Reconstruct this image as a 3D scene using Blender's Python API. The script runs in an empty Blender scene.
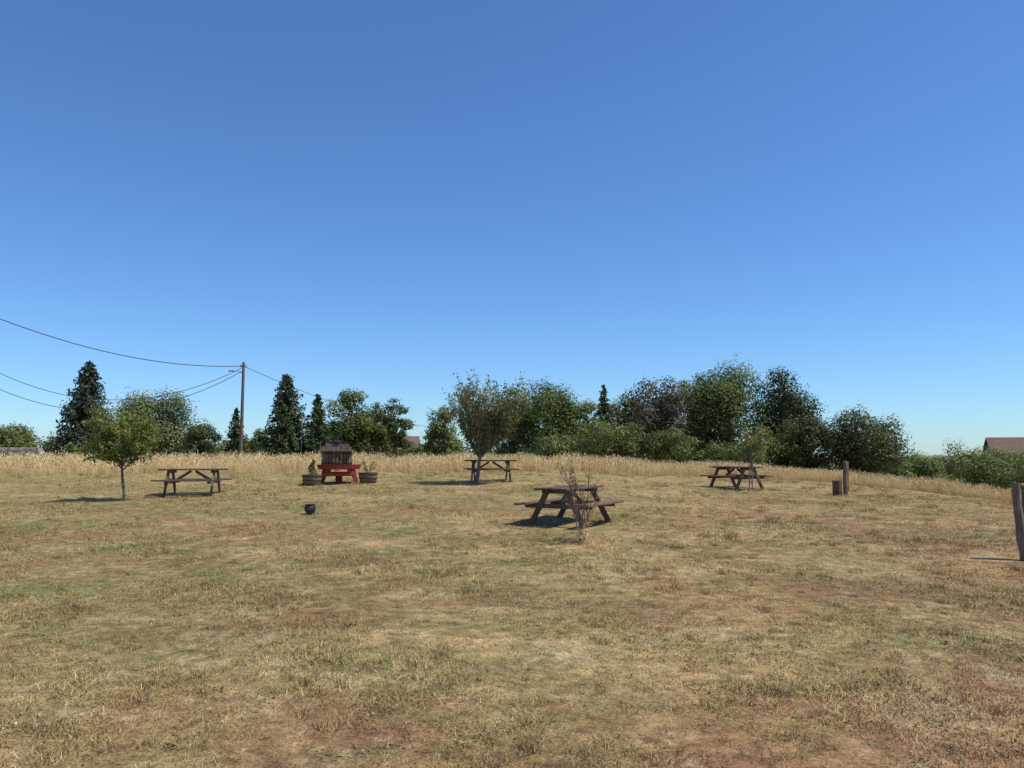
import bpy, math, random
import numpy as np
from mathutils import Vector, Matrix, Euler
R = np.random.RandomState(7)
random.seed(7)
scene = bpy.context.scene

# ------------------------------------------------------------------ terrain
def sstep(a, b, x):
    t = np.clip((np.asarray(x, float) - a) / (b - a), 0, 1)
    return t * t * (3 - 2 * t)
PY = np.array([-4000, 0, 6, 11, 16, 22, 27, 33, 40, 50, 60, 80, 100, 200, 500, 4000.])
PZ = np.array([-6, 0, 0, .04, .22, .46, .58, .80, .88, .80, .6, -.2, -1, -2.6, -5, -12.])
def H(x, y):
    x = np.asarray(x, float); y = np.asarray(y, float)
    z = 0
    for o in (-2.5, -1.2, 0, 1.2, 2.5):
        z = z + np.interp(y + o, PY, PZ) / 5
    z = z * np.where(z > 0, 1 - .36 * sstep(0, 12, x), 1)
    z = z - 2.2 * sstep(16, 46, x) - .75 * sstep(11, 22, x) * sstep(14, 26, y)
    near = np.exp(-((x / 60) ** 2 + (y / 60) ** 2))
    z = z + near * (.018 * np.sin(x * 1.3 + .5 * y) + .014 * np.sin(y * 1.9 - x * .7 + 1) + .03 * np.sin(x * .37 + 2) * np.sin(y * .31))
    return z
def h(x, y):
    return float(H(x, y))

# ------------------------------------------------------------------ node helpers
def new_mat(name):
    m = bpy.data.materials.new(name)
    m.use_nodes = True
    nt = m.node_tree
    nt.nodes.clear()
    out = nt.nodes.new('ShaderNodeOutputMaterial')
    return m, nt, out
def N(nt, t, **kw):
    n = nt.nodes.new(t)
    for k, v in kw.items():
        setattr(n, k, v)
    return n
def ramp(nt, stops, interp='LINEAR'):
    r = nt.nodes.new('ShaderNodeValToRGB')
    cr = r.color_ramp
    cr.interpolation = interp
    while len(cr.elements) < len(stops):
        cr.elements.new(0.5)
    for e, (p, c) in zip(cr.elements, stops):
        e.position = p
        e.color = (c[0], c[1], c[2], 1) if not isinstance(c, (int, float)) else (c, c, c, 1)
    return r
def mixc(nt, fac, a, b, mode='MIX'):
    m = nt.nodes.new('ShaderNodeMix')
    m.data_type = 'RGBA'; m.blend_type = mode
    def put(sock, v):
        if hasattr(v, 'node'):
            nt.links.new(v, sock)
        elif isinstance(v, (int, float)):
            sock.default_value = v
        else:
            sock.default_value = (v[0], v[1], v[2], 1)
    put(m.inputs[0], fac); put(m.inputs[6], a); put(m.inputs[7], b)
    return m.outputs[2]
def noise(nt, vec, scale, detail=3, rough=.55, dist=0.):
    n = N(nt, 'ShaderNodeTexNoise')
    n.inputs['Scale'].default_value = scale
    n.inputs['Detail'].default_value = detail
    n.inputs['Roughness'].default_value = rough
    n.inputs['Distortion'].default_value = dist
    nt.links.new(vec, n.inputs['Vector'])
    return n.outputs['Fac']
def math_(nt, op, a, b):
    m = N(nt, 'ShaderNodeMath', operation=op)
    for s, v in zip(m.inputs, (a, b)):
        if hasattr(v, 'node'): nt.links.new(v, s)
        else: s.default_value = v
    return m.outputs[0]
def maprange(nt, v, a, b, c, d):
    mr = N(nt, 'ShaderNodeMapRange'); nt.links.new(v, mr.inputs[0])
    for k, q in enumerate((a, b, c, d)): mr.inputs[k + 1].default_value = q
    return mr.outputs[0]

STRAW = (.44, .30, .138); GREEN = (.195, .178, .064); RUST = (.27, .143, .070); PALE = (.56, .425, .24)
def lawn_colour(nt):
    g = N(nt, 'ShaderNodeNewGeometry')
    P = g.outputs['Position']
    L = nt.links
    def offs(v):
        o = N(nt, 'ShaderNodeVectorMath', operation='ADD'); L.new(P, o.inputs[0]); o.inputs[1].default_value = v
        return o.outputs[0]
    sx = N(nt, 'ShaderNodeSeparateXYZ'); L.new(P, sx.inputs[0])
    n1 = noise(nt, P, .34, 7, .76, .25)
    n3 = noise(nt, offs((31, 17, 5)), .36, 7, .76, .25)
    n4 = noise(nt, offs((-11, 47, 9)), 1.4, 5, .75, 0)
    n1 = math_(nt, 'ADD', n1, maprange(nt, sx.outputs[0], -5, 4, .05, .0))
    n3 = math_(nt, 'ADD', n3, maprange(nt, sx.outputs[1], 3.8, 7.5, .09, 0))
    n3 = math_(nt, 'ADD', n3, maprange(nt, sx.outputs[0], 0, 7, -.01, .035))
    r1 = ramp(nt, [(.42, 0.), (.60, .92)]); L.new(n1, r1.inputs[0])
    r2 = ramp(nt, [(.46, 0.), (.65, .9)]); L.new(n3, r2.inputs[0])
    r4 = ramp(nt, [(.52, 0.), (.72, .6)]); L.new(n4, r4.inputs[0])
    c = mixc(nt, r1.outputs[0], STRAW, GREEN)
    c = mixc(nt, r2.outputs[0], c, RUST)
    c = mixc(nt, r4.outputs[0], c, PALE)
    c = mixc(nt, maprange(nt, sx.outputs[1], 14, 30, 0, .45), c, (.37, .285, .115))
    return c, P, n4

# ground
mg, nt, out = new_mat('dry_meadow')
c, P, n4 = lawn_colour(nt)
nf = noise(nt, P, 6, 6, .8)
rf = ramp(nt, [(.33, .34), (.67, 1.40)]); nt.links.new(nf, rf.inputs[0])
c = mixc(nt, 1.0, c, rf.outputs[0], 'MULTIPLY')
nf2 = noise(nt, P, 55, 3, .8)
rf2 = ramp(nt, [(.35, .5), (.65, 1.35)]); nt.links.new(nf2, rf2.inputs[0])
c = mixc(nt, 1.0, c, rf2.outputs[0], 'MULTIPLY')
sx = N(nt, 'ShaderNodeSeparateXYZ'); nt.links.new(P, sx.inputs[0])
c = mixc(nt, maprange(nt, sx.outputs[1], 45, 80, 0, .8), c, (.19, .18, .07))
b = N(nt, 'ShaderNodeBsdfPrincipled'); b.inputs['Roughness'].default_value = .95; b.inputs['Specular IOR Level'].default_value = .1
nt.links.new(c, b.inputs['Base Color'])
bp = N(nt, 'ShaderNodeBump'); bp.inputs['Strength'].default_value = .8; bp.inputs['Distance'].default_value = .05
nt.links.new(nf, bp.inputs['Height']); nt.links.new(bp.outputs[0], b.inputs['Normal'])
nt.links.new(b.outputs[0], out.inputs[0])

def foliage_mat(name, stops, transl=.3, lawn=0., rough=.6):
    m, nt, out = new_mat(name)
    a = N(nt, 'ShaderNodeAttribute', attribute_name='tint')
    r = ramp(nt, stops); nt.links.new(a.outputs['Fac'], r.inputs[0])
    c = r.outputs[0]
    if lawn > 0:
        lc, P, _ = lawn_colour(nt)
        c = mixc(nt, lawn, c, lc)
        r2 = ramp(nt, [(0, .55), (1, 1.65)]); nt.links.new(a.outputs['Fac'], r2.inputs[0])
        c = mixc(nt, 1.0, c, r2.outputs[0], 'MULTIPLY')
    if transl > 0:
        b = N(nt, 'ShaderNodeBsdfPrincipled'); b.inputs['Roughness'].default_value = rough; b.inputs['Specular IOR Level'].default_value = .25
        nt.links.new(c, b.inputs['Base Color'])
        t = N(nt, 'ShaderNodeBsdfTranslucent'); nt.links.new(c, t.inputs['Color'])
        ms = N(nt, 'ShaderNodeMixShader'); ms.inputs[0].default_value = transl
        nt.links.new(b.outputs[0], ms.inputs[1]); nt.links.new(t.outputs[0], ms.inputs[2])
        nt.links.new(ms.outputs[0], out.inputs[0])
    else:
        b = N(nt, 'ShaderNodeBsdfDiffuse'); nt.links.new(c, b.inputs[0])
        nt.links.new(b.outputs[0], out.inputs[0])
    return m
def fol(name, col, v=.45, transl=.3):
    d = tuple(x * (1 - v) for x in col); l = tuple(x * (1 + v) for x in col)
    l = (l[0] * 1.15, l[1] * 1.05, l[2])
    return foliage_mat(name, [(0, d), (.5, col), (1, l)], transl)

def rough_mat(name, c1, c2, scale=8, bump=.3, stretch=(1, 1, 1), rough=.85, spec=.2, metal=0., bdist=.01):
    m, nt, out = new_mat(name)
    tc = N(nt, 'ShaderNodeTexCoord')
    mp = N(nt, 'ShaderNodeMapping'); mp.inputs['Scale'].default_value = stretch
    nt.links.new(tc.outputs['Object'], mp.inputs[0])
    n1 = noise(nt, mp.outputs[0], scale, 6, .7, .2)
    r = ramp(nt, [(.3, c1), (.7, c2)]); nt.links.new(n1, r.inputs[0])
    n2 = noise(nt, tc.outputs['Object'], 3., 3, .6)
    r2 = ramp(nt, [(.3, .75), (.7, 1.15)]); nt.links.new(n2, r2.inputs[0])
    c = mixc(nt, 1.0, r.outputs[0], r2.outputs[0], 'MULTIPLY')
    a = N(nt, 'ShaderNodeAttribute', attribute_name='tint')
    r3 = ramp(nt, [(0, .7), (1, 1.3)]); nt.links.new(a.outputs['Fac'], r3.inputs[0])
    c = mixc(nt, 1.0, c, r3.outputs[0], 'MULTIPLY')
    b = N(nt, 'ShaderNodeBsdfPrincipled'); b.inputs['Roughness'].default_value = rough; b.inputs['Specular IOR Level'].default_value = spec
    b.inputs['Metallic'].default_value = metal
    nt.links.new(c, b.inputs['Base Color'])
    bp = N(nt, 'ShaderNodeBump'); bp.inputs['Strength'].default_value = bump; bp.inputs['Distance'].default_value = bdist
    nt.links.new(n1, bp.inputs['Height']); nt.links.new(bp.outputs[0], b.inputs['Normal'])
    nt.links.new(b.outputs[0], out.inputs[0])
    return m

M_bark = rough_mat('bark', (.085, .064, .046), (.22, .175, .13), 14, .5, (1, 1, .3))
M_barkl = rough_mat('pale_bark', (.17, .125, .09), (.36, .28, .21), 14, .5, (1, 1, .3))
M_wood = rough_mat('weathered_wood', (.07, .048, .032), (.205, .148, .10), 9, .5, (.35, 3, 3))
M_woodv = rough_mat('weathered_post_wood', (.09, .066, .048), (.27, .21, .155), 10, .7, (3, 3, .3))
M_woodr = rough_mat('brown_wood', (.13, .075, .042), (.30, .18, .105), 10, .5, (3, 3, .4))
M_barrel = rough_mat('barrel_wood', (.13, .078, .045), (.32, .205, .125), 10, .5, (3, 3, .4))
M_red = rough_mat('faded_red_paint', (.20, .022, .018), (.44, .055, .042), 7, .25, rough=.65, spec=.3)
M_iron = rough_mat('dark_iron', (.02, .018, .018), (.07, .055, .05), 12, .3, rough=.6, spec=.4, metal=.3)
M_grey = rough_mat('galvanised', (.25, .25, .25), (.4, .4, .4), 8, .1, rough=.5)
M_stone = rough_mat('stone', (.32, .28, .22), (.55, .50, .42), 5, .5)
M_tile = rough_mat('roof_tile', (.12, .075, .055), (.22, .14, .105), 4, .3)
M_wall = rough_mat('render_wall', (.38, .34, .28), (.5, .45, .37), 3, .1)
M_glass = rough_mat('dark_window', (.02, .02, .025), (.04, .04, .05), 3, 0., rough=.2)
M_soil = rough_mat('soil', (.04, .03, .02), (.09, .065, .045), 20, .5)

F_fruit = fol('fruit_tree_leaves', (.20, .235, .055))
F_vase = fol('plum_leaves', (.19, .205, .080))
F_dark = fol('dark_leaves', (.088, .104, .032), .55)
F_mid = fol('mid_leaves', (.130, .165, .042), .5)
F_light = fol('light_leaves', (.170, .205, .058), .5)
F_pale = fol('pale_leaves', (.170, .195, .080))
F_olive = fol('olive_dark_leaves', (.098, .086, .042), .5)
F_bluecon = fol('spruce_needles', (.060, .082, .046), .4, .15)
F_con = fol('fir_needles', (.066, .092, .032), .4, .15)
F_yel = fol('bright_leaves', (.21, .225, .07))
F_sap = fol('sapling_leaves', (.24, .13, .08), .4)

# ------------------------------------------------------------------ mesh builder
class MB:
    def __init__(s):
        s.v = []; s.n = 0; s.f = []; s.m = []; s.t = []
    def add(s, V, F, m=0, t=.5):
        V = np.asarray(V, float)
        n = len(V)
        F = [tuple(int(i) + s.n for i in f) for f in F] if not isinstance(F, np.ndarray) else (F + s.n).tolist()
        s.v.append(V); s.f.extend(F); s.m.extend([m] * len(F))
        s.t.append(np.full(n, t, float) if np.isscalar(t) else np.asarray(t, float))
        s.n += n
    def box(s, c, size, M=None, m=0, t=.5):
        x, y, z = [k / 2 for k in size]
        V = np.array([(-x, -y, -z), (x, -y, -z), (x, y, -z), (-x, y, -z), (-x, -y, z), (x, -y, z), (x, y, z), (-x, y, z)])
        if M is not None:
            V = V @ np.array(M.to_3x3()).T
        V = V + np.array(c)
        s.add(V, [(0, 3, 2, 1), (4, 5, 6, 7), (0, 1, 5, 4), (1, 2, 6, 5), (2, 3, 7, 6), (3, 0, 4, 7)], m, t)
    def beam(s, a, b, w, d, m=0, t=.5, side=None):
        a = Vector(a); b = Vector(b); z = (b - a).normalized()
        side = Vector(side) if side else (Vector((0, 1, 0)) if abs(z.y) < .9 else Vector((1, 0, 0)))
        x = side.cross(z).normalized(); y = z.cross(x).normalized()
        M = Matrix((x, y, z)).transposed()
        s.box((a + b) / 2, (w, d, (b - a).length), M, m, t)
    def tube(s, P, Rr, k=7, m=0, t=.5, cap=True):
        P = [Vector(p) for p in P]; n = len(P)
        V = []
        up = Vector((.13, .98, .1))
        for i in range(n):
            d = (P[min(i + 1, n - 1)] - P[max(i - 1, 0)])
            d = d.normalized() if d.length > 1e-9 else Vector((0, 0, 1))
            if abs(d.dot(up)) > .95: up = Vector((.98, .1, .13))
            x = up.cross(d).normalized(); y = d.cross(x)
            for j in range(k):
                a = 2 * math.pi * j / k
                V.append(P[i] + (x * math.cos(a) + y * math.sin(a)) * Rr[i])
        F = []
        for i in range(n - 1):
            for j in range(k):
                F.append((i * k + j, i * k + (j + 1) % k, (i + 1) * k + (j + 1) % k, (i + 1) * k + j))
        if cap:
            F.append(tuple(range(k - 1, -1, -1))); F.append(tuple((n - 1) * k + j for j in range(k)))
        s.add([tuple(v) for v in V], F, m, t)
    def lathe(s, prof, c=(0, 0, 0), k=24, m=0, t=.5, M=None):
        V = []
        for r, z in prof:
            for j in range(k):
                a = 2 * math.pi * j / k
                V.append((r * math.cos(a), r * math.sin(a), z))
        V = np.array(V)
        if M is not None: V = V @ np.array(M.to_3x3()).T
        V = V + np.array(c)
        F = []
        n = len(prof)
        for i in range(n - 1):
            for j in range(k):
                F.append((i * k + j, i * k + (j + 1) % k, (i + 1) * k + (j + 1) % k, (i + 1) * k + j))
        F.append(tuple(range(k - 1, -1, -1))); F.append(tuple((n - 1) * k + j for j in range(k)))
        s.add(V, F, m, t)
    def leaves(s, C, L, W, m=1, tint=None, axis=None, axw=0., nrm=None, nw=.6):
        C = np.asarray(C); n = len(C)
        if n == 0: return
        a = R.normal(size=(n, 3)); a /= np.linalg.norm(a, axis=1)[:, None]
        if axis is not None:
            a = a * (1 - axw) + axis * axw; a /= np.linalg.norm(a, axis=1)[:, None]
        if nrm is not None:
            q = R.normal(size=(n, 3)); q /= np.linalg.norm(q, axis=1)[:, None]
            nn0 = nrm * nw + q * (1 - nw)
            b = np.cross(nn0, a)
            b /= np.linalg.norm(b, axis=1)[:, None]
            a = np.cross(b, nn0); a /= np.linalg.norm(a, axis=1)[:, None]
        else:
            b = np.cross(a, R.normal(size=(n, 3))); b /= np.linalg.norm(b, axis=1)[:, None]
        L = (np.ones(n) * L)[:, None] * R.uniform(.7, 1.3, (n, 1)); W = (np.ones(n) * W)[:, None] * R.uniform(.7, 1.3, (n, 1))
        nn = np.cross(a, b)
        V = np.stack([C - a * L / 2, C + b * W / 2 + nn * W * .15, C + a * L / 2, C - b * W / 2 + nn * W * .15], 1).reshape(-1, 3)
        F = np.arange(n * 4).reshape(-1, 4)
        if tint is None: tint = R.uniform(0, 1, n)
        s.add(V, F, m, np.repeat(np.clip(tint, 0, 1), 4))
    def mesh(s, name, mats, smooth=False):
        me = bpy.data.meshes.new(name)
        V = np.concatenate(s.v)
        me.from_pydata(V.tolist(), [], s.f)
        for m in mats: me.materials.append(m)
        me.polygons.foreach_set('material_index', np.array(s.m, dtype=np.int32))
        at = me.attributes.new('tint', 'FLOAT', 'POINT')
        at.data.foreach_set('value', np.concatenate(s.t).astype(np.float32))
        if smooth: me.polygons.foreach_set('use_smooth', [True] * len(me.polygons))
        me.update()
        return me
    def obj(s, name, mats, loc=(0, 0, 0), rot=(0, 0, 0), smooth=False, bevel=0, parent=None, link=True):
        o = bpy.data.objects.new(name, s.mesh(name, mats, smooth))
        o.location = loc; o.rotation_euler = rot
        if link: scene.collection.objects.link(o)
        if bevel:
            bv = o.modifiers.new('bevel', 'BEVEL'); bv.width = bevel; bv.segments = 1; bv.limit_method = 'ANGLE'
        if parent: o.parent = parent
        return o

# ------------------------------------------------------------------ ground sheet
def axis(lim, n, p):
    t = np.linspace(-1, 1, n)
    return np.sign(t) * (np.abs(t) ** p) * lim
xs = axis(3500, 321, 3.4); ys = axis(3500, 321, 3.4) + 15
X, Y = np.meshgrid(xs, ys)
Z = H(X, Y)
V = np.stack([X, Y, Z], -1).reshape(-1, 3)
nx = len(xs)
i = np.arange((nx - 1) * (nx - 1)); r_ = i // (nx - 1); c_ = i % (nx - 1)
b0 = r_ * nx + c_
F = np.stack([b0, b0 + 1, b0 + nx + 1, b0 + nx], 1)
mb = MB(); mb.add(V, F)
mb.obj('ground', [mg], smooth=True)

# ------------------------------------------------------------------ scatter with geometry nodes
def scatter(name, protos, pts, scl, rot, idx):
    coll = bpy.data.collections.new(name + '_parts')
    for o in protos: coll.objects.link(o)
    me = bpy.data.meshes.new(name)
    me.from_pydata(pts.tolist(), [], [])
    for nm, ty, arr in (('scl', 'FLOAT', scl), ('idx', 'INT', idx)):
        a = me.attributes.new(nm, ty, 'POINT'); a.data.foreach_set('value', arr)
    a = me.attributes.new('rot', 'FLOAT_VECTOR', 'POINT'); a.data.foreach_set('vector', rot.astype(np.float32).ravel())
    o = bpy.data.objects.new(name, me); scene.collection.objects.link(o)
    ng = bpy.data.node_groups.new(name, 'GeometryNodeTree')
    ng.interface.new_socket('Geometry', in_out='INPUT', socket_type='NodeSocketGeometry')
    ng.interface.new_socket('Geometry', in_out='OUTPUT', socket_type='NodeSocketGeometry')
    gi = ng.nodes.new('NodeGroupInput'); go = ng.nodes.new('NodeGroupOutput')
    ci = ng.nodes.new('GeometryNodeCollectionInfo')
    ci.inputs['Collection'].default_value = coll
    ci.inputs['Separate Children'].default_value = True
    ci.inputs['Reset Children'].default_value = True
    ip = ng.nodes.new('GeometryNodeInstanceOnPoints')
    ip.inputs['Pick Instance'].default_value = True
    def na(n, t):
        k = ng.nodes.new('GeometryNodeInputNamedAttribute'); k.data_type = t; k.inputs['Name'].default_value = n
        return [q for q in k.outputs if q.enabled and q.name == 'Attribute'][0]
    ng.links.new(gi.outputs[0], ip.inputs['Points'])
    ng.links.new(ci.outputs[0], ip.inputs['Instance'])
    ng.links.new(na('idx', 'INT'), ip.inputs['Instance Index'])
    ng.links.new(na('rot', 'FLOAT_VECTOR'), ip.inputs['Rotation'])
    ng.links.new(na('scl', 'FLOAT'), ip.inputs['Scale'])
    ng.links.new(ip.outputs[0], go.inputs[0])
    md = o.modifiers.new('scatter', 'NODES'); md.node_group = ng
    return o

def blade_clump(name, n, rad, hmin, hmax, w, lean, mat, segs=2, head=False):
    mb = MB()
    for k in range(n):
        a = random.uniform(0, 6.283); r = rad * math.sqrt(random.random())
        p = Vector((r * math.cos(a), r * math.sin(a), -.004))
        hh = random.uniform(hmin, hmax)
        la = random.uniform(0, 6.283); ln = random.uniform(*lean)
        d = Vector((math.cos(la), math.sin(la), 0)); fa = random.uniform(0, 6.283)
        sd = Vector((math.cos(fa), math.sin(fa), 0))
        V = []
        for s_ in range(segs + 1):
            t = s_ / segs
            c = p + Vector((0, 0, hh * t * (1 - .25 * ln * t))) + d * hh * ln * t * t
            ww = w * (1 - .85 * t)
            V += [c - sd * ww / 2, c + sd * ww / 2]
        F = [(2 * q, 2 * q + 1, 2 * q + 3, 2 * q + 2) for q in range(segs)]
        tt = random.random()
        mb.add([tuple(v) for v in V], F, 0, tt)
        if head and random.random() < .6:
            c = (V[-1] + V[-2]) / 2; u = (c - (V[-3] + V[-4]) / 2).normalized()
            L = random.uniform(.05, .11); W = w * 1.7
            mb.add([tuple(c - u * L * .3), tuple(c + sd * W), tuple(c + u * L), tuple(c - sd * W)], [(0, 1, 2, 3)], 0, min(1, tt * .6 + .4))
    return mb.obj(name, [mat], link=False)

M_lawn = foliage_mat('lawn_blades', [(0, (.20, .12, .06)), (.45, (.46, .335, .16)), (.75, (.19, .195, .06)), (1, (.60, .47, .27))], 0., .62)
M_tall = foliage_mat('tall_dry_grass_blades', [(0, (.42, .285, .13)), (.5, (.70, .51, .24)), (1, (.84, .66, .36))], 0.)
M_weed = foliage_mat('weed_leaves', [(0, (.15, .14, .05)), (1, (.24, .245, .09))], 0.)
M_fleck = foliage_mat('pale_dead_leaves', [(0, (.34, .25, .15)), (1, (.66, .56, .42))], 0.)

protos = [blade_clump('lawn_clump_%d' % k, 48, .14, .012, .045, .0055, (.3, 1.6), M_lawn) for k in range(5)]
for k in range(2):
    mb = MB()
    for q in range(18):
        a = random.uniform(0, 6.283); L = random.uniform(.012, .034); d = Vector((math.cos(a), math.sin(a), random.uniform(.15, .9))).normalized()
        sd = Vector((-math.sin(a), math.cos(a), 0)); p = Vector((random.gauss(0, .06), random.gauss(0, .06), 0))
        mb.add([tuple(p), tuple(p + d * L * .6 + sd * L * .22), tuple(p + d * L), tuple(p + d * L * .6 - sd * L * .22)], [(0, 1, 2, 3)], 0, random.random())
    protos.append(mb.obj('lawn_weed_%d' % k, [M_weed], link=False))
protos.append(blade_clump('lawn_xtuft', 50, .07, .04, .09, .005, (.3, 1.3), M_lawn))
mb = MB()
C = R.normal(size=(6, 3)) * np.array([.09, .09, .002]) + np.array([0, 0, .016])
mb.leaves(C, .020, .010, 0)
protos.append(mb.obj('lawn_yflecks', [M_fleck], link=False))
def wedge(y0, y1, dens):
    A = (y1 - y0) * 2 * (.74 * y1 + 3)
    n = int(A * dens)
    y = R.uniform(y0, y1, n); x = R.uniform(-1, 1, n) * (.74 * y1 + 3)
    k = np.abs(x) < .74 * y + 3
    return x[k], y[k]
def bound(x):
    return np.interp(x, [-90, -20, 5, 12, 17, 19, 20], [31.5, 31, 33, 32.5, 27.5, 20, 0])
px = []; py = []; ps = []
for y0, y1, dn, sc in ((1.5, 6, 80, 1.), (6, 10, 58, 1.05), (10, 16, 28, 1.25), (16, 24, 13, 1.5), (24, 35, 6, 1.9)):
    x, y = wedge(y0, y1, dn); px.append(x); py.append(y); ps.append(R.uniform(.7, 1.25, len(x)) * sc)
px = np.concatenate(px); py = np.concatenate(py); ps = np.concatenate(ps)
k = (py < bound(px) + .5); px, py, ps = px[k], py[k], ps[k]
n = len(px)
pn = np.sin(px * .9 + 1.3 * np.sin(py * .6)) * np.sin(py * 1.1 + 1.7 * np.sin(px * .5)) + .6 * np.sin(px * 2.3 + py * 1.7)
keep = R.uniform(size=n) < np.clip(.78 + .3 * pn, .55, 1)
px, py, ps, pn = px[keep], py[keep], ps[keep], pn[keep]; n = len(px)
ix = R.choice(9, n, p=[.163, .163, .163, .163, .163, .055, .055, .05, .025]).astype(np.int32)
rot = np.stack([R.uniform(-.06, .06, n), R.uniform(-.06, .06, n), R.uniform(0, 6.283, n)], 1)
scatter('lawn_grass', protos, np.stack([px, py, H(px, py)], 1), (ps * (1 + .2 * pn)).astype(np.float32), rot, ix)

# tall dry grass belt
protos = [blade_clump('tall_grass_clump_%d' % k, 50, .30, .35, .85, .010, (.05, .55), M_tall, 3, True) for k in range(5)]
x = np.concatenate([R.uniform(-48, 40, 25000), R.uniform(9, 30, 8000)]); y = np.concatenate([R.uniform(14, 50, 25000), R.uniform(16, 42, 8000)])
bd = bound(x) + .5 * np.sin(x * .8) + .4 * np.sin(x * 2.1 + 1) - 1.2 * sstep(8, 14, x)
d = y - bd
keep = (d > 0) & (d < 16) & ((d < 6) | (R.uniform(size=len(x)) < .4)) & (np.abs(x) < .85 * y + 4)
x, y, d = x[keep], y[keep], d[keep]; n = len(x)
s_ = R.uniform(.65, 1.1, n) * (1 - .28 * sstep(2, 14, x)) * (.5 + .5 * sstep(0, 2.0, d)) * (.86 + .16 * np.sin(x * .7) * np.sin(x * 1.7 + 2))
scatter('tall_dry_grass', protos, np.stack([x, y, H(x, y)], 1), s_.astype(np.float32), np.stack([R.uniform(-.1, .1, n), R.uniform(-.1, .1, n), R.uniform(0, 6.28, n)], 1), R.randint(0, 5, n).astype(np.int32))

# ------------------------------------------------------------------ picnic tables
def picnic_table(x, y, ang, seed):
    rd = random.Random(seed)
    mb = MB(); L = 1.8
    j = lambda a: rd.uniform(-a, a)
    for k in range(5):
        yy = -.30 + k * .15
        mb.box((j(.012), yy, .745 + j(.004)), (L + j(.03), .136, .042), Euler((j(.015), j(.005), j(.005))).to_matrix(), 0, rd.random())
    for sgn in (-1, 1):
        for k in range(2):
            mb.box((j(.012), sgn * (.60 + k * .145), .445 + j(.005)), (L + j(.03), .135, .042), Euler((j(.02), j(.006), j(.005))).to_matrix(), 0, rd.random())
    for ex in (-.62, .62):
        sg = math.copysign(1, ex)
        for sgn in (-1, 1):
            mb.beam((ex, sgn * .60, 0.0), (ex, sgn * .20, .722), .11, .05, 0, rd.random(), side=(1, 0, 0))
        mb.box((ex - .05 * sg, 0, .40), (.045, 1.48, .095), None, 0, rd.random())
        mb.box((ex - .05 * sg, 0, .685), (.045, .70, .075), None, 0, rd.random())
        mb.beam((ex - .09 * sg, 0, .40), (.06 * sg, 0, .70), .07, .045, 0, rd.random())
    return mb.obj('picnic_table', [M_wood], (x, y, h(x, y) - .015), (0, 0, ang), bevel=.006)
picnic_table(1.20, 15.95, math.radians(60), 1)
picnic_table(-9.15, 22.2, math.radians(9), 2)
picnic_table(-.75, 27.3, math.radians(8), 3)
picnic_table(7.70, 26.6, math.radians(118), 4)

# ------------------------------------------------------------------ wine press
def wine_press(x, y):
    e = bpy.data.objects.new('wine_press', None); scene.collection.objects.link(e)
    e.location = (x, y, h(x, y) - .01); e.rotation_euler = (0, 0, .15)
    mb = MB()
    mb.lathe([(.60, .50), (.72, .52), (.76, .66), (.73, .66), (.68, .57), (.1, .56)], k=28)
    mb.obj('basin', [M_red], parent=e)
    mb = MB()
    for sx_ in (-1, 1):
        for sy_ in (-1, 1):
            mb.beam((sx_ * .60, sy_ * .48, 0), (sx_ * .46, sy_ * .40, .50), .11, .10, 0, .5)
        mb.box((sx_ * .53, 0, .26), (.07, .86, .10))
        mb.box((sx_ * .36, 0, .46), (.10, 1.15, .09))
    mb.box((0, -.46, .34), (1.10, .07, .13)); mb.box((0, .46, .34), (1.10, .07, .13))
    mb.box((0, 0, .12), (.22, .22, .30))
    mb.box((0, -.76, .50), (.16, .22, .05))
    mb.obj('legs_frame', [M_red], parent=e, bevel=.01)
    mb = MB()
    for k in range(26):
        a = 2 * math.pi * k / 26
        M = Euler((0, 0, a)).to_matrix()
        mb.box((-.08 + .50 * math.cos(a), .50 * math.sin(a), .87), (.03, .088, .50), M, 0, random.random())
    mb.obj('basket_slats', [M_barrel], parent=e)
    mb = MB()
    for z in (.72, 1.04):
        mb.lathe([(.515, z - .02), (.54, z - .02), (.54, z + .02), (.515, z + .02)], (-.08, 0, 0), k=30)
    mb.lathe([(.04, .5), (.04, 1.62)], (-.08, 0, 0), k=10)
    mb.lathe([(.10, 1.37), (.15, 1.39), (.15, 1.47), (.06, 1.50)], (-.08, 0, 0), k=12)
    mb.beam((-.50, .06, 1.43), (.40, -.06, 1.43), .045, .045)
    mb.obj('hoops_and_screw', [M_iron], parent=e)
    mb = MB()
    for k in range(7):
        yy = -.48 + k * .16
        mb.box((-.08, yy, 1.15), (1.14, .15, .05), None, 0, random.random())
    for k in (-.48, -.24, 0, .24, .40):
        mb.box((-.08 + k, 0, 1.225), (.13, 1.0, .10), None, 0, random.random())
    mb.box((-.08, 0, 1.325), (.80, .18, .095), None, 0, .6)
    mb.obj('pressing_blocks', [M_woodv], parent=e, bevel=.006)
wine_press(-6.0, 26.8)

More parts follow.
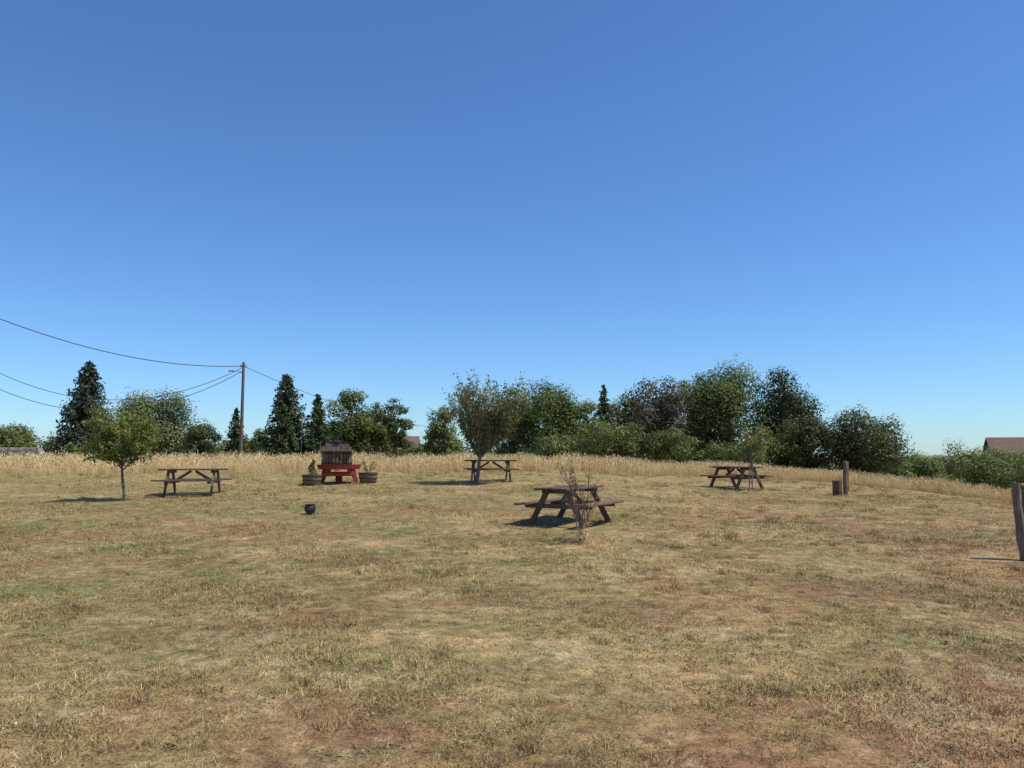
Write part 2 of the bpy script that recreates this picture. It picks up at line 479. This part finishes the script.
def planter(x, y, kind):
    e = bpy.data.objects.new('half_barrel_planter', None); scene.collection.objects.link(e)
    e.location = (x, y, h(x, y) - .01)
    mb = MB()
    mb.lathe([(.26, 0), (.31, .2), (.33, .38), (.30, .38), (.29, .33), (.05, .33)], k=20, m=0)
    for z, r in ((.07, .292), (.19, .318), (.33, .335)):
        mb.lathe([(r - .02, z - .018), (r, z - .018), (r + .004, z + .018), (r - .02, z + .018)], k=20, m=1)
    mb.lathe([(.29, .30), (.29, .345), (.02, .36)], k=20, m=2)
    mb.obj('half_barrel', [M_barrel, M_iron, M_soil], parent=e)
    mb = MB()
    if kind == 0:
        mb.tube([(0, 0, .33), (0.01, 0, .8)], [.02, .006], 6, 0)
        C = []
        for q in range(420):
            t = R.uniform(0, 1); r = .17 * (1 - t) ** .7 * math.sqrt(R.uniform(.2, 1)); a = R.uniform(0, 6.28)
            C.append((r * math.cos(a) + .03 * math.sin(9 * t), r * math.sin(a), .36 + .52 * t))
        mb.leaves(C, .08, .03, 1)
    else:
        C = []
        for q in range(9):
            a = R.uniform(0, 6.28); tx = .22 * math.cos(a); ty = .2 * math.sin(a); tz = R.uniform(.5, .85)
            mb.tube([(0, 0, .33), (tx * .5, ty * .5, .33 + (tz - .33) * .6), (tx, ty, tz)], [.008, .006, .003], 4, 0)
            for w in range(14):
                t = R.uniform(.3, 1); C.append((tx * t + R.normal() * .03, ty * t + R.normal() * .03, .33 + (tz - .33) * t + R.normal() * .03))
        mb.leaves(C, .06, .03, 1)
    mb.obj('plant', [M_bark, F_mid], parent=e)
planter(-6.72, 26.0, 0)
planter(-4.95, 26.6, 1)

# ------------------------------------------------------------------ small cast iron pot
cx, cy = -4.50, 17.3
mb = MB()
mb.lathe([(.05, 0.02), (.10, .05), (.125, .11), (.12, .17), (.10, .20), (.118, .215), (.118, .225), (.095, .222), (.10, .17), (.08, .1), (.02, .08)], k=20)
for a in (0.4, 2.5, 4.6):
    mb.tube([(.07 * math.cos(a), .07 * math.sin(a), .06), (.10 * math.cos(a), .10 * math.sin(a), -.01)], [.014, .01], 6)
mb.obj('cast_iron_pot', [M_iron], (cx, cy, h(cx, cy)))

# ------------------------------------------------------------------ posts
def post(name, x, y, hh, w, lean=(0, 0), mat=M_woodv):
    mb = MB()
    k = 9; n = 7; P = []
    for i_ in range(n):
        t = i_ / (n - 1)
        P.append((lean[0] * t + R.normal() * .004, lean[1] * t + R.normal() * .004, -.1 + (hh + .1) * t))
    mb.tube(P, [w / 2 * (1.05 - .1 * t_ / n) * R.uniform(.95, 1.05) for t_ in range(n)], k, 0, R.uniform(.3, .7))
    V = mb.v[0]
    V[:, :2] += R.normal(size=(len(V), 2)) * w * .04
    V[-k:, 2] += R.uniform(-.03, .03, k)
    return mb.obj(name, [mat], (x, y, h(x, y)))
post('wooden_fence_post', 7.52, 11.45, 1.14, .12, (-.06, .02))
post('wooden_fence_post', 7.66, 11.50, 1.12, .12, (-.03, 0))
post('wooden_fence_post', 10.33, 24.0, 1.0, .13, (.03, .0))
post('wooden_fence_post', 11.2, 25.9, .95, .13, (.03, 0), M_woodr)
mb = MB()
for k in range(9):
    a = 6.283 * k / 9
    mb.box((.12 * math.cos(a), .12 * math.sin(a), .22 + R.uniform(-.02, .02)), (.035, .078, .46), Euler((0, 0, a)).to_matrix(), 0, R.uniform())
mb.lathe([(.09, 0), (.10, .40)], k=12, m=0)
mb.lathe([(.14, .10), (.148, .10), (.148, .13), (.14, .13)], k=16, m=1)
mb.obj('wooden_stump', [M_woodr, M_iron], (9.96, 23.7, h(9.96, 23.7) - .01))

# ------------------------------------------------------------------ young trees
def grow(mb, p, d, L, r, depth, maxd, P, leafpts):
    segs = 6
    pts = [p.copy()]; rad = [r]
    dd = d.copy()
    for i_ in range(segs):
        dd = (dd + Vector(R.normal(size=3)) * P['wob'] + Vector((0, 0, P['up'] * (.15 if depth else .1)))).normalized()
        p = p + dd * L / segs
        pts.append(p.copy()); rad.append(max(.002, r * (1 - .75 * (i_ + 1) / segs) if depth else r * (1 - .4 * (i_ + 1) / segs)))
    mb.tube(pts, rad, 6 if depth < 2 else 4, 0, R.uniform(.3, .7), cap=False)
    if depth >= P.get('leafd', 1):
        nl = int(L * P['ld'] * R.uniform(.7, 1.2))
        for q in range(nl):
            t = R.uniform(P.get('lt0', .12), 1.0) * segs; a = min(int(t), segs - 1)
            c = pts[a].lerp(pts[a + 1], t - a) + Vector(R.normal(size=3)) * P['spread']
            leafpts.append(tuple(c))
    if depth < maxd:
        nc = P['nc'][depth]
        for q in range(nc):
            t = (P['t0'][depth] + (1 - P['t0'][depth]) * (q + R.uniform(0, .9)) / nc) * segs
            a = min(int(t), segs - 1)
            c = pts[a].lerp(pts[a + 1], t - a)
            az = q * 2.4 + R.uniform(-.5, .5) + depth
            loc = (pts[a + 1] - pts[a]).normalized()
            x_ = loc.orthogonal().normalized(); y_ = loc.cross(x_)
            an = math.radians(P['ang'][depth] * R.uniform(.7, 1.25))
            nd = loc * math.cos(an) + (x_ * math.cos(az) + y_ * math.sin(az)) * math.sin(an)
            grow(mb, c, nd, L * P['lr'][depth] * R.uniform(.75, 1.15), rad[a] * .6, depth + 1, maxd, P, leafpts)
def young_tree(name, x, y, trunkL, r, P, maxd, leafL, leafW, mats, d0=(0, 0, 1), extra=None):
    mb = MB(); lp = []
    grow(mb, Vector((0, 0, -.05)), Vector(d0).normalized(), trunkL, r, 0, maxd, P, lp)
    C = np.array(lp)
    cl = .5 + .25 * np.sin(C[:, 0] * 5 + C[:, 2] * 4) + R.uniform(-.3, .3, len(C))
    cen = C.mean(0); d = C - cen; d /= np.linalg.norm(d, axis=1)[:, None] + 1e-6
    d = d + np.array([0, 0, .5])
    mb.leaves(C, leafL, leafW, 1, cl, nrm=d, nw=.35)
    if extra: extra(mb)
    return mb.obj(name, mats, (x, y, h(x, y)))
young_tree('young_fruit_tree', -9.95, 19.9, 1.38, .042,
           dict(wob=.08, up=.5, ld=72, spread=.06, nc=[13, 6, 4], t0=[.60, .2, .2], ang=[60, 48, 42], lr=[.72, .55, .5], leafd=1), 3, .08, .05, [M_bark, F_fruit], (.12, 0, 1))
young_tree('young_plum_tree', -1.20, 26.0, 1.22, .075,
           dict(wob=.04, up=.8, ld=25, spread=.06, nc=[24, 9, 4], t0=[.72, .10, .15], ang=[40, 26, 28], lr=[1.62, .36, .5], leafd=1, lt0=.1), 3, .10, .055, [M_bark, F_vase], (.09, 0, 1))
def stake(mb):
    mb.tube([(.12, .05, -.1), (.13, .05, 1.05)], [.022, .022], 6, 0)
young_tree('staked_young_tree', 7.72, 25.2, 1.55, .028,
           dict(wob=.07, up=.6, ld=62, spread=.055, nc=[11, 5], t0=[.58, .2], ang=[48, 42], lr=[.36, .5], leafd=0, lt0=.6), 2, .085, .05, [M_barkl, F_yel], (0.02, 0, 1), stake)
mb = MB(); lp = []
for q in range(10):
    a = q * .63 + R.uniform(-.3, .3); le = R.uniform(.02, .22)
    P_ = dict(wob=.08, up=.35, ld=8 + 6 * (q % 3), spread=.02, nc=[5, 3], t0=[.3, .3], ang=[30, 30], lr=[.28, .45], leafd=1)
    grow(mb, Vector((.04 * math.cos(a), .04 * math.sin(a), -.03)), Vector((le * math.cos(a), le * math.sin(a), 1)).normalized(), R.uniform(.75, 1.3), .0072, 0, 2, P_, lp)
mb.leaves(np.array(lp), .048, .028, 1)
C = R.normal(size=(320, 3)) * np.array([.08, .08, .09]) + np.array([0, 0, .12])
mb.leaves(C, .12, .008, 2, axis=np.array([0, 0, 1.]), axw=.5)
mb.obj('bare_shrub', [M_bark, F_sap, M_tall], (1.19, 13.2, h(1.19, 13.2)))

# ------------------------------------------------------------------ background trees
def broadleaf(name, x, y, hh, w, mat, n=9000, leaf=.28, base=.12, lobes=26, squash=.8, depth=None, rr=(.09, .22), bark=M_bark):
    leaf = leaf * .88; n = int(n * 1.3)
    mb = MB(); z0 = hh * base; ch = hh - z0
    dx = w / 2; dy = (depth or w) / 2
    lobes = int(lobes * 1.4)
    mb.tube([(0, 0, -.3), (.05 * w, 0, z0 + ch * .25), (0, 0, z0 + ch * .7)], [.035 * hh + .03, .028 * hh, .01 * hh], 7, 0)
    cs = []; rs = []
    while len(cs) < lobes:
        p = R.uniform(-1, 1, 3)
        q = np.linalg.norm(p)
        if q > 1 or q < .3: continue
        r = R.uniform(*rr) * min(w, ch * 1.4)
        c = np.array([p[0] * (dx - r * .7), p[1] * (dy - r * .7), z0 + ch / 2 + p[2] * (ch / 2 - r * squash * .8)])
        cs.append(c); rs.append(r)
    cs = np.array(cs); rs = np.array(rs)
    for c, r in list(zip(cs, rs))[:16]:
        s0 = Vector((0, 0, z0 + ch * R.uniform(.05, .35)))
        e_ = Vector(c)
        mb.tube([s0, s0.lerp(e_, .5) + Vector((0, 0, .05 * ch)), e_], [.012 * hh, .009 * hh, .004 * hh], 5, 0, cap=False)
    pr = rs ** 2 / (rs ** 2).sum()
    k = R.choice(lobes, n, p=pr)
    d = R.normal(size=(n, 3)); d /= np.linalg.norm(d, axis=1)[:, None]
    rad = rs[k] * (R.uniform(.2, 1, n) ** .45) * R.choice([1, 1.15, 1.35], n, p=[.78, .16, .06])
    rad = rad * (1 + .25 * np.sin(d[:, 0] * 6 + k) * np.sin(d[:, 2] * 7 + k * 2))
    C = cs[k] + d * rad[:, None] * np.array([1, 1, squash])
    lt = R.uniform(.15, .8, lobes)
    tint = lt[k] + R.uniform(-.3, .3, n)
    mb.leaves(C, leaf, leaf * .62, 1, tint, nrm=d + np.array([0, 0, .5]), nw=.62)
    return mb.obj(name, [bark, mat], (x, y, h(x, y)), (0, 0, 0))
def conifer(name, x, y, hh, w, mat, nbr=320, droop=.25, leaf=.3, pw=.8):
    mb = MB()
    mb.tube([(0, 0, -.3), (0, 0, hh * .5), (0, 0, hh)], [.02 * hh, .013 * hh, .01], 6, 0)
    C = []; A = []; T = []
    for i_ in range(nbr):
        t = (i_ / nbr) ** 1.15
        z = hh * (.04 + .95 * t)
        a = R.uniform(0, 6.283)
        L = w / 2 * (1.02 - t) ** pw * R.choice([1, .8, 1.22, .6], p=[.40, .3, .16, .14]) + .06
        m_ = max(5, int(L / leaf * 7))
        tt = R.uniform(.15, .75); dr = droop * R.uniform(.3, 1.5)
        if L > .5:
            mb.tube([(0, 0, z), (L * math.cos(a), L * math.sin(a), z - dr * L)], [.03, .008], 4, 0, cap=False)
        for q in range(m_):
            s_ = (q + R.uniform(0, 1)) / m_
            wd = .20 * L * (1 - s_ * .7)
            p = np.array([L * s_ * math.cos(a), L * s_ * math.sin(a), z - dr * L * s_ ** 1.3 + .12 * L * s_ ** 3]) + R.normal(size=3) * np.array([wd, wd, .13 * L + .03]) * .7
            C.append(p); A.append((math.cos(a), math.sin(a), -.3)); T.append(tt + R.uniform(-.25, .25))
    A = np.array(A)
    mb.leaves(np.array(C), leaf, leaf * .5, 1, np.array(T), A, .5, nrm=A * np.array([.8, .8, 0]) + np.array([0, 0, .7]), nw=.5)
    return mb.obj(name, [M_bark, mat], (x, y, h(x, y)))

conifer('blue_spruce_tree', -33.2, 60, 8.2, 5.0, F_bluecon, 360, .25, .34, .7)
broadleaf('broadleaf_tree', -34.6, 75, 8.3, 9.2, F_pale, 11000, .28, .08, 34)
broadleaf('round_bush', -29.6, 74, 5.2, 4.0, F_dark, 3500, .24, .03, 14)
conifer('fir_tree', -22.6, 63, 4.8, 2.2, F_con, 200)
broadleaf('round_bush', -21.3, 67, 3.9, 3.6, F_mid, 3000, .24, .02, 12)
conifer('fir_tree', -18.2, 62, 7.4, 4.2, F_con, 320, .2, .3, .6)
conifer('fir_tree', -15.7, 62, 5.8, 2.7, F_con, 250, .2, .28, .65)
broadleaf('broadleaf_tree', -14.6, 70, 7.8, 5.4, F_mid, 8500, .26, .03, 26)
broadleaf('broadleaf_tree', -12.6, 71, 6.4, 4.2, F_mid, 4800, .26, .03, 20)
broadleaf('cedar_tree', -11.1, 72, 6.9, 4.2, F_dark, 3600, .26, .12, 34, .5, rr=(.10, .18))
broadleaf('broadleaf_tree', -6.4, 72, 6.0, 4.4, F_light, 5200, .26, .02, 22)
broadleaf('robinia_tree', -.2, 73, 8.0, 5.6, F_light, 6200, .26, .03, 26, .7)
broadleaf('robinia_tree', 3.2, 70, 8.4, 7.6, F_mid, 9400, .26, .03, 34, .7)
broadleaf('robinia_tree', 6.2, 71, 7.0, 5.0, F_light, 5600, .26, .03, 24, .7)
broadleaf('hedge_bush', 7.6, 58, 3.9, 6.4, F_light, 6500, .22, .0, 24)
broadleaf('hedge_bush', 11.4, 56, 3.1, 4.6, F_mid, 4500, .22, .0, 18)
broadleaf('hedge_bush', 3.4, 60, 2.7, 4.4, F_light, 3600, .22, .0, 18)
conifer('fir_tree', 8.6, 72, 7.9, 3.4, F_con, 260)
broadleaf('purple_leaf_tree', 14.0, 75, 9.7, 8.8, F_olive, 12500, .28, .03, 34)
broadleaf('broadleaf_tree', 11.2, 77, 8.6, 5.0, F_mid, 5200, .28, .03, 20)
broadleaf('oak_tree', 21.8, 78, 12.2, 10.4, F_mid, 15500, .3, .02, 42)
broadleaf('oak_tree', 27.0, 77, 11.6, 7.8, F_dark, 11000, .3, .02, 32)
broadleaf('oak_tree', 18.6, 80, 11.0, 6.8, F_mid, 8500, .3, .02, 28)
broadleaf('oak_tree', 31.4, 70, 7.7, 9.0, F_dark, 12500, .28, .0, 38)
broadleaf('oak_tree', 27.6, 72, 6.9, 7.0, F_dark, 7800, .28, .0, 26)
broadleaf('oak_tree', 24.0, 72, 5.4, 6.4, F_mid, 6500, .28, .0, 24)
broadleaf('round_bush', 18.5, 66, 3.8, 6.4, F_mid, 5000, .24, .0, 20)
broadleaf('hedge_bush', 40.5, 78, 4.8, 6.4, F_mid, 4500, .26, .0, 18)
broadleaf('hedge_bush', 46.5, 80, 6.0, 7.0, F_yel, 6000, .26, .0, 22)
broadleaf('hedge_bush', 52.5, 82, 5.6, 7.0, F_light, 5000, .26, .0, 22)
broadleaf('hedge_bush', 28.2, 44, 2.9, 4.6, F_mid, 5200, .18, .0, 20)
broadleaf('hedge_bush', 31.5, 46, 3.9, 5.4, F_yel, 6000, .18, .0, 22)
broadleaf('hedge_bush', 24.6, 46, 2.0, 3.6, F_light, 3000, .18, .0, 16)
broadleaf('hedge_bush', 26.5, 38, 1.9, 4.0, F_mid, 4200, .16, .0, 18)
broadleaf('hedge_bush', -45.5, 70, 4.2, 5.6, F_light, 5000, .26, .0, 20)
broadleaf('hedge_bush', -41.0, 72, 3.7, 5.0, F_mid, 4000, .26, .0, 18)
broadleaf('hedge_bush', -50.5, 70, 3.4, 6.0, F_dark, 4000, .26, .0, 18)
broadleaf('hedge_bush', -26.0, 76, 3.2, 7.0, F_mid, 4000, .26, .0, 18)
broadleaf('hedge_bush', -9.0, 80, 3.0, 8.0, F_mid, 4000, .26, .0, 18)

# distant tree mass
mb = MB(); Cs = []; T = []; Dn = []
for k in range(420):
    a = R.uniform(-1.15, 1.15); D = R.uniform(115, 210)
    x = D * math.sin(a); y = D * math.cos(a)
    hh = R.uniform(2.6, 6.2) * (D / 150); w = R.uniform(5, 12)
    n = 260
    d = R.normal(size=(n, 3)); d /= np.linalg.norm(d, axis=1)[:, None]
    r = R.uniform(.6, 1.05, n)[:, None]
    C = d * r * np.array([w / 2, w / 2, hh / 2]) + np.array([x, y, h(x, y) + hh / 2])
    Cs.append(C); T.append(R.uniform(.2, .7) + R.uniform(-.2, .2, n)); Dn.append(d + np.array([0, 0, .4]))
mb.leaves(np.concatenate(Cs), .8, .5, 0, np.concatenate(T), nrm=np.concatenate(Dn), nw=.6)
mb.obj('distant_trees', [fol('distant_leaves', (.14, .16, .09), .4, .15)])

# ------------------------------------------------------------------ houses and wall
def house(x, y, w, d, eave, ridge, ang):
    e = bpy.data.objects.new('stone_house', None); scene.collection.objects.link(e)
    e.location = (x, y, h(x, y) - .1); e.rotation_euler = (0, 0, ang)
    mb = MB(); mb.box((0, 0, eave / 2), (w, d, eave))
    V = [(-w / 2, -d / 2, eave), (-w / 2, d / 2, eave), (-w / 2, 0, ridge - .12), (w / 2, -d / 2, eave), (w / 2, d / 2, eave), (w / 2, 0, ridge - .12)]
    mb.add(V, [(0, 2, 1), (3, 4, 5)])
    mb.obj('walls', [M_wall], parent=e)
    mb = MB()
    for s_ in (-1, 1):
        V = [(-w / 2 - .3, s_ * (d / 2 + .4), eave - .15), (w / 2 + .3, s_ * (d / 2 + .4), eave - .15), (w / 2 + .3, 0, ridge), (-w / 2 - .3, 0, ridge)]
        V += [(a, b, c + .14) for a, b, c in V]
        mb.add(V, [(0, 1, 2, 3), (7, 6, 5, 4), (0, 4, 5, 1), (1, 5, 6, 2), (2, 6, 7, 3), (3, 7, 4, 0)])
    mb.obj('roof', [M_tile], parent=e)
    mb = MB(); mb.box((w * .25, 0, ridge + .35), (.6, .6, 1.1)); mb.obj('chimney', [M_wall], parent=e)
    mb = MB()
    for k in (-.3, 0.05, .32):
        mb.box((k * w, -d / 2 - .01, eave * .55), (.9, .08, 1.1))
    mb.obj('windows', [M_glass], parent=e)
house(-13.4, 84, 6, 6, 2.4, 3.7, .1)
house(65.2, 97, 9, 7, 4.4, 7.3, -.35)
house(-66, 92, 9, 7, 3.0, 4.8, .2)
mb = MB()
for k in range(70):
    xx = -44 + k * .22
    for r_ in range(5):
        mb.box((xx + (r_ % 2) * .1 + R.uniform(-.02, .02), 47 + R.uniform(-.04, .04), .1 + r_ * .22), (.20, .4, .2), None, 0, R.uniform())
mb.obj('stone_wall', [M_stone], (0, 0, h(-37, 47)), bevel=.015)

# ------------------------------------------------------------------ utility poles and lines
def upole(x, y, hh, lamp=False):
    mb = MB()
    mb.tube([(0, 0, -.3), (0, 0, hh * .5), (0, 0, hh)], [.15, .125, .10], 10, 0)
    mb.box((0, 0, hh - .35), (.5, .06, .08), None, 1)
    for k in (-.2, .2):
        mb.lathe([(.03, 0), (.05, .05), (.03, .12)], (k, 0, hh - .31), k=8, m=1)
    if lamp:
        mb.tube([(0, 0, hh - .9), (-.35, -.1, hh - .72), (-.7, -.2, hh - .7)], [.03, .03, .03], 6, 1)
        mb.box((-.85, -.22, hh - .72), (.45, .18, .1), None, 1)
    return mb.obj('utility_pole', [M_bark, M_grey], (x, y, h(x, y)))
upole(-21.1, 60, 8.1, True)
upole(-35.2, 41.2, 11.4)
upole(-47.5, 58, 14.0)
upole(-4.0, 130, 8.0)
mb = MB(); mb.tube([(0, 0, -.2), (0, 0, 3.9)], [.06, .05], 8); mb.obj('metal_pole', [M_grey], (-16.8, 61.5, h(-16.8, 61.5)))
M_wire = rough_mat('cable_rubber', (.03, .03, .035), (.05, .05, .055), 4, 0.)
def line(a, b, sag, r=.022):
    a = Vector(a); b = Vector(b); P = []
    for k in range(33):
        t = k / 32; p = a.lerp(b, t); p.z -= 4 * sag * t * (1 - t); P.append(p)
    mb = MB(); mb.tube(P, [r] * 33, 6, 0, .5); mb.obj('power_line', [M_wire], smooth=True)
z1 = h(-21.1, 60) + 7.8; z2 = h(-35.2, 41.2) + 11.3; z3 = 1.65 + 10.6
line((-21.1, 60, z1), (-35.2, 41.2, z2), 1.7, .026)
line((-21.1, 60, z1 - .35), (-47.5, 58, z3 - .3), 5.0)
line((-21.3, 60, z1 - .2), (-47.5, 58, z3 + 1.2), 4.8)
line((-21.1, 60, z1), (-4, 130, h(-4, 130) + 7.7), 2.2)

# ------------------------------------------------------------------ light, world, camera
el = math.radians(62); az = math.radians(102)
sd = Vector((math.sin(az) * math.cos(el), math.cos(az) * math.cos(el), math.sin(el)))
sl = bpy.data.lights.new('sun', 'SUN'); sl.energy = 4.9; sl.angle = math.radians(.5); sl.color = (1, .96, .885)
so = bpy.data.objects.new('sun', sl); scene.collection.objects.link(so)
so.rotation_euler = sd.to_track_quat('Z', 'Y').to_euler(); so.location = (20, 0, 40)
w = bpy.data.worlds.new('World'); scene.world = w; w.use_nodes = True
nt = w.node_tree; nt.nodes.clear()
out = nt.nodes.new('ShaderNodeOutputWorld'); bg = nt.nodes.new('ShaderNodeBackground')
sk = nt.nodes.new('ShaderNodeTexSky'); sk.sky_type = 'NISHITA'; sk.sun_disc = False
sk.sun_elevation = el; sk.sun_rotation = az; sk.altitude = 150; sk.air_density = 1.0; sk.dust_density = .15; sk.ozone_density = 2.5
bg.inputs['Strength'].default_value = .106
c = mixc(nt, 1.0, sk.outputs[0], (.71, 1.03, 1.43), 'MULTIPLY')
nt.links.new(c, bg.inputs[0]); nt.links.new(bg.outputs[0], out.inputs[0])

cam = bpy.data.cameras.new('camera'); cam.sensor_width = 36; cam.lens = 27; cam.clip_end = 9000; cam.clip_start = .05
co = bpy.data.objects.new('camera', cam); scene.collection.objects.link(co)
co.location = (0, 0, 1.65); co.rotation_euler = (math.radians(90 + 5.06), 0, 0)
scene.camera = co
scene.view_settings.view_transform = 'Standard'; scene.view_settings.look = 'None'; scene.view_settings.exposure = 0
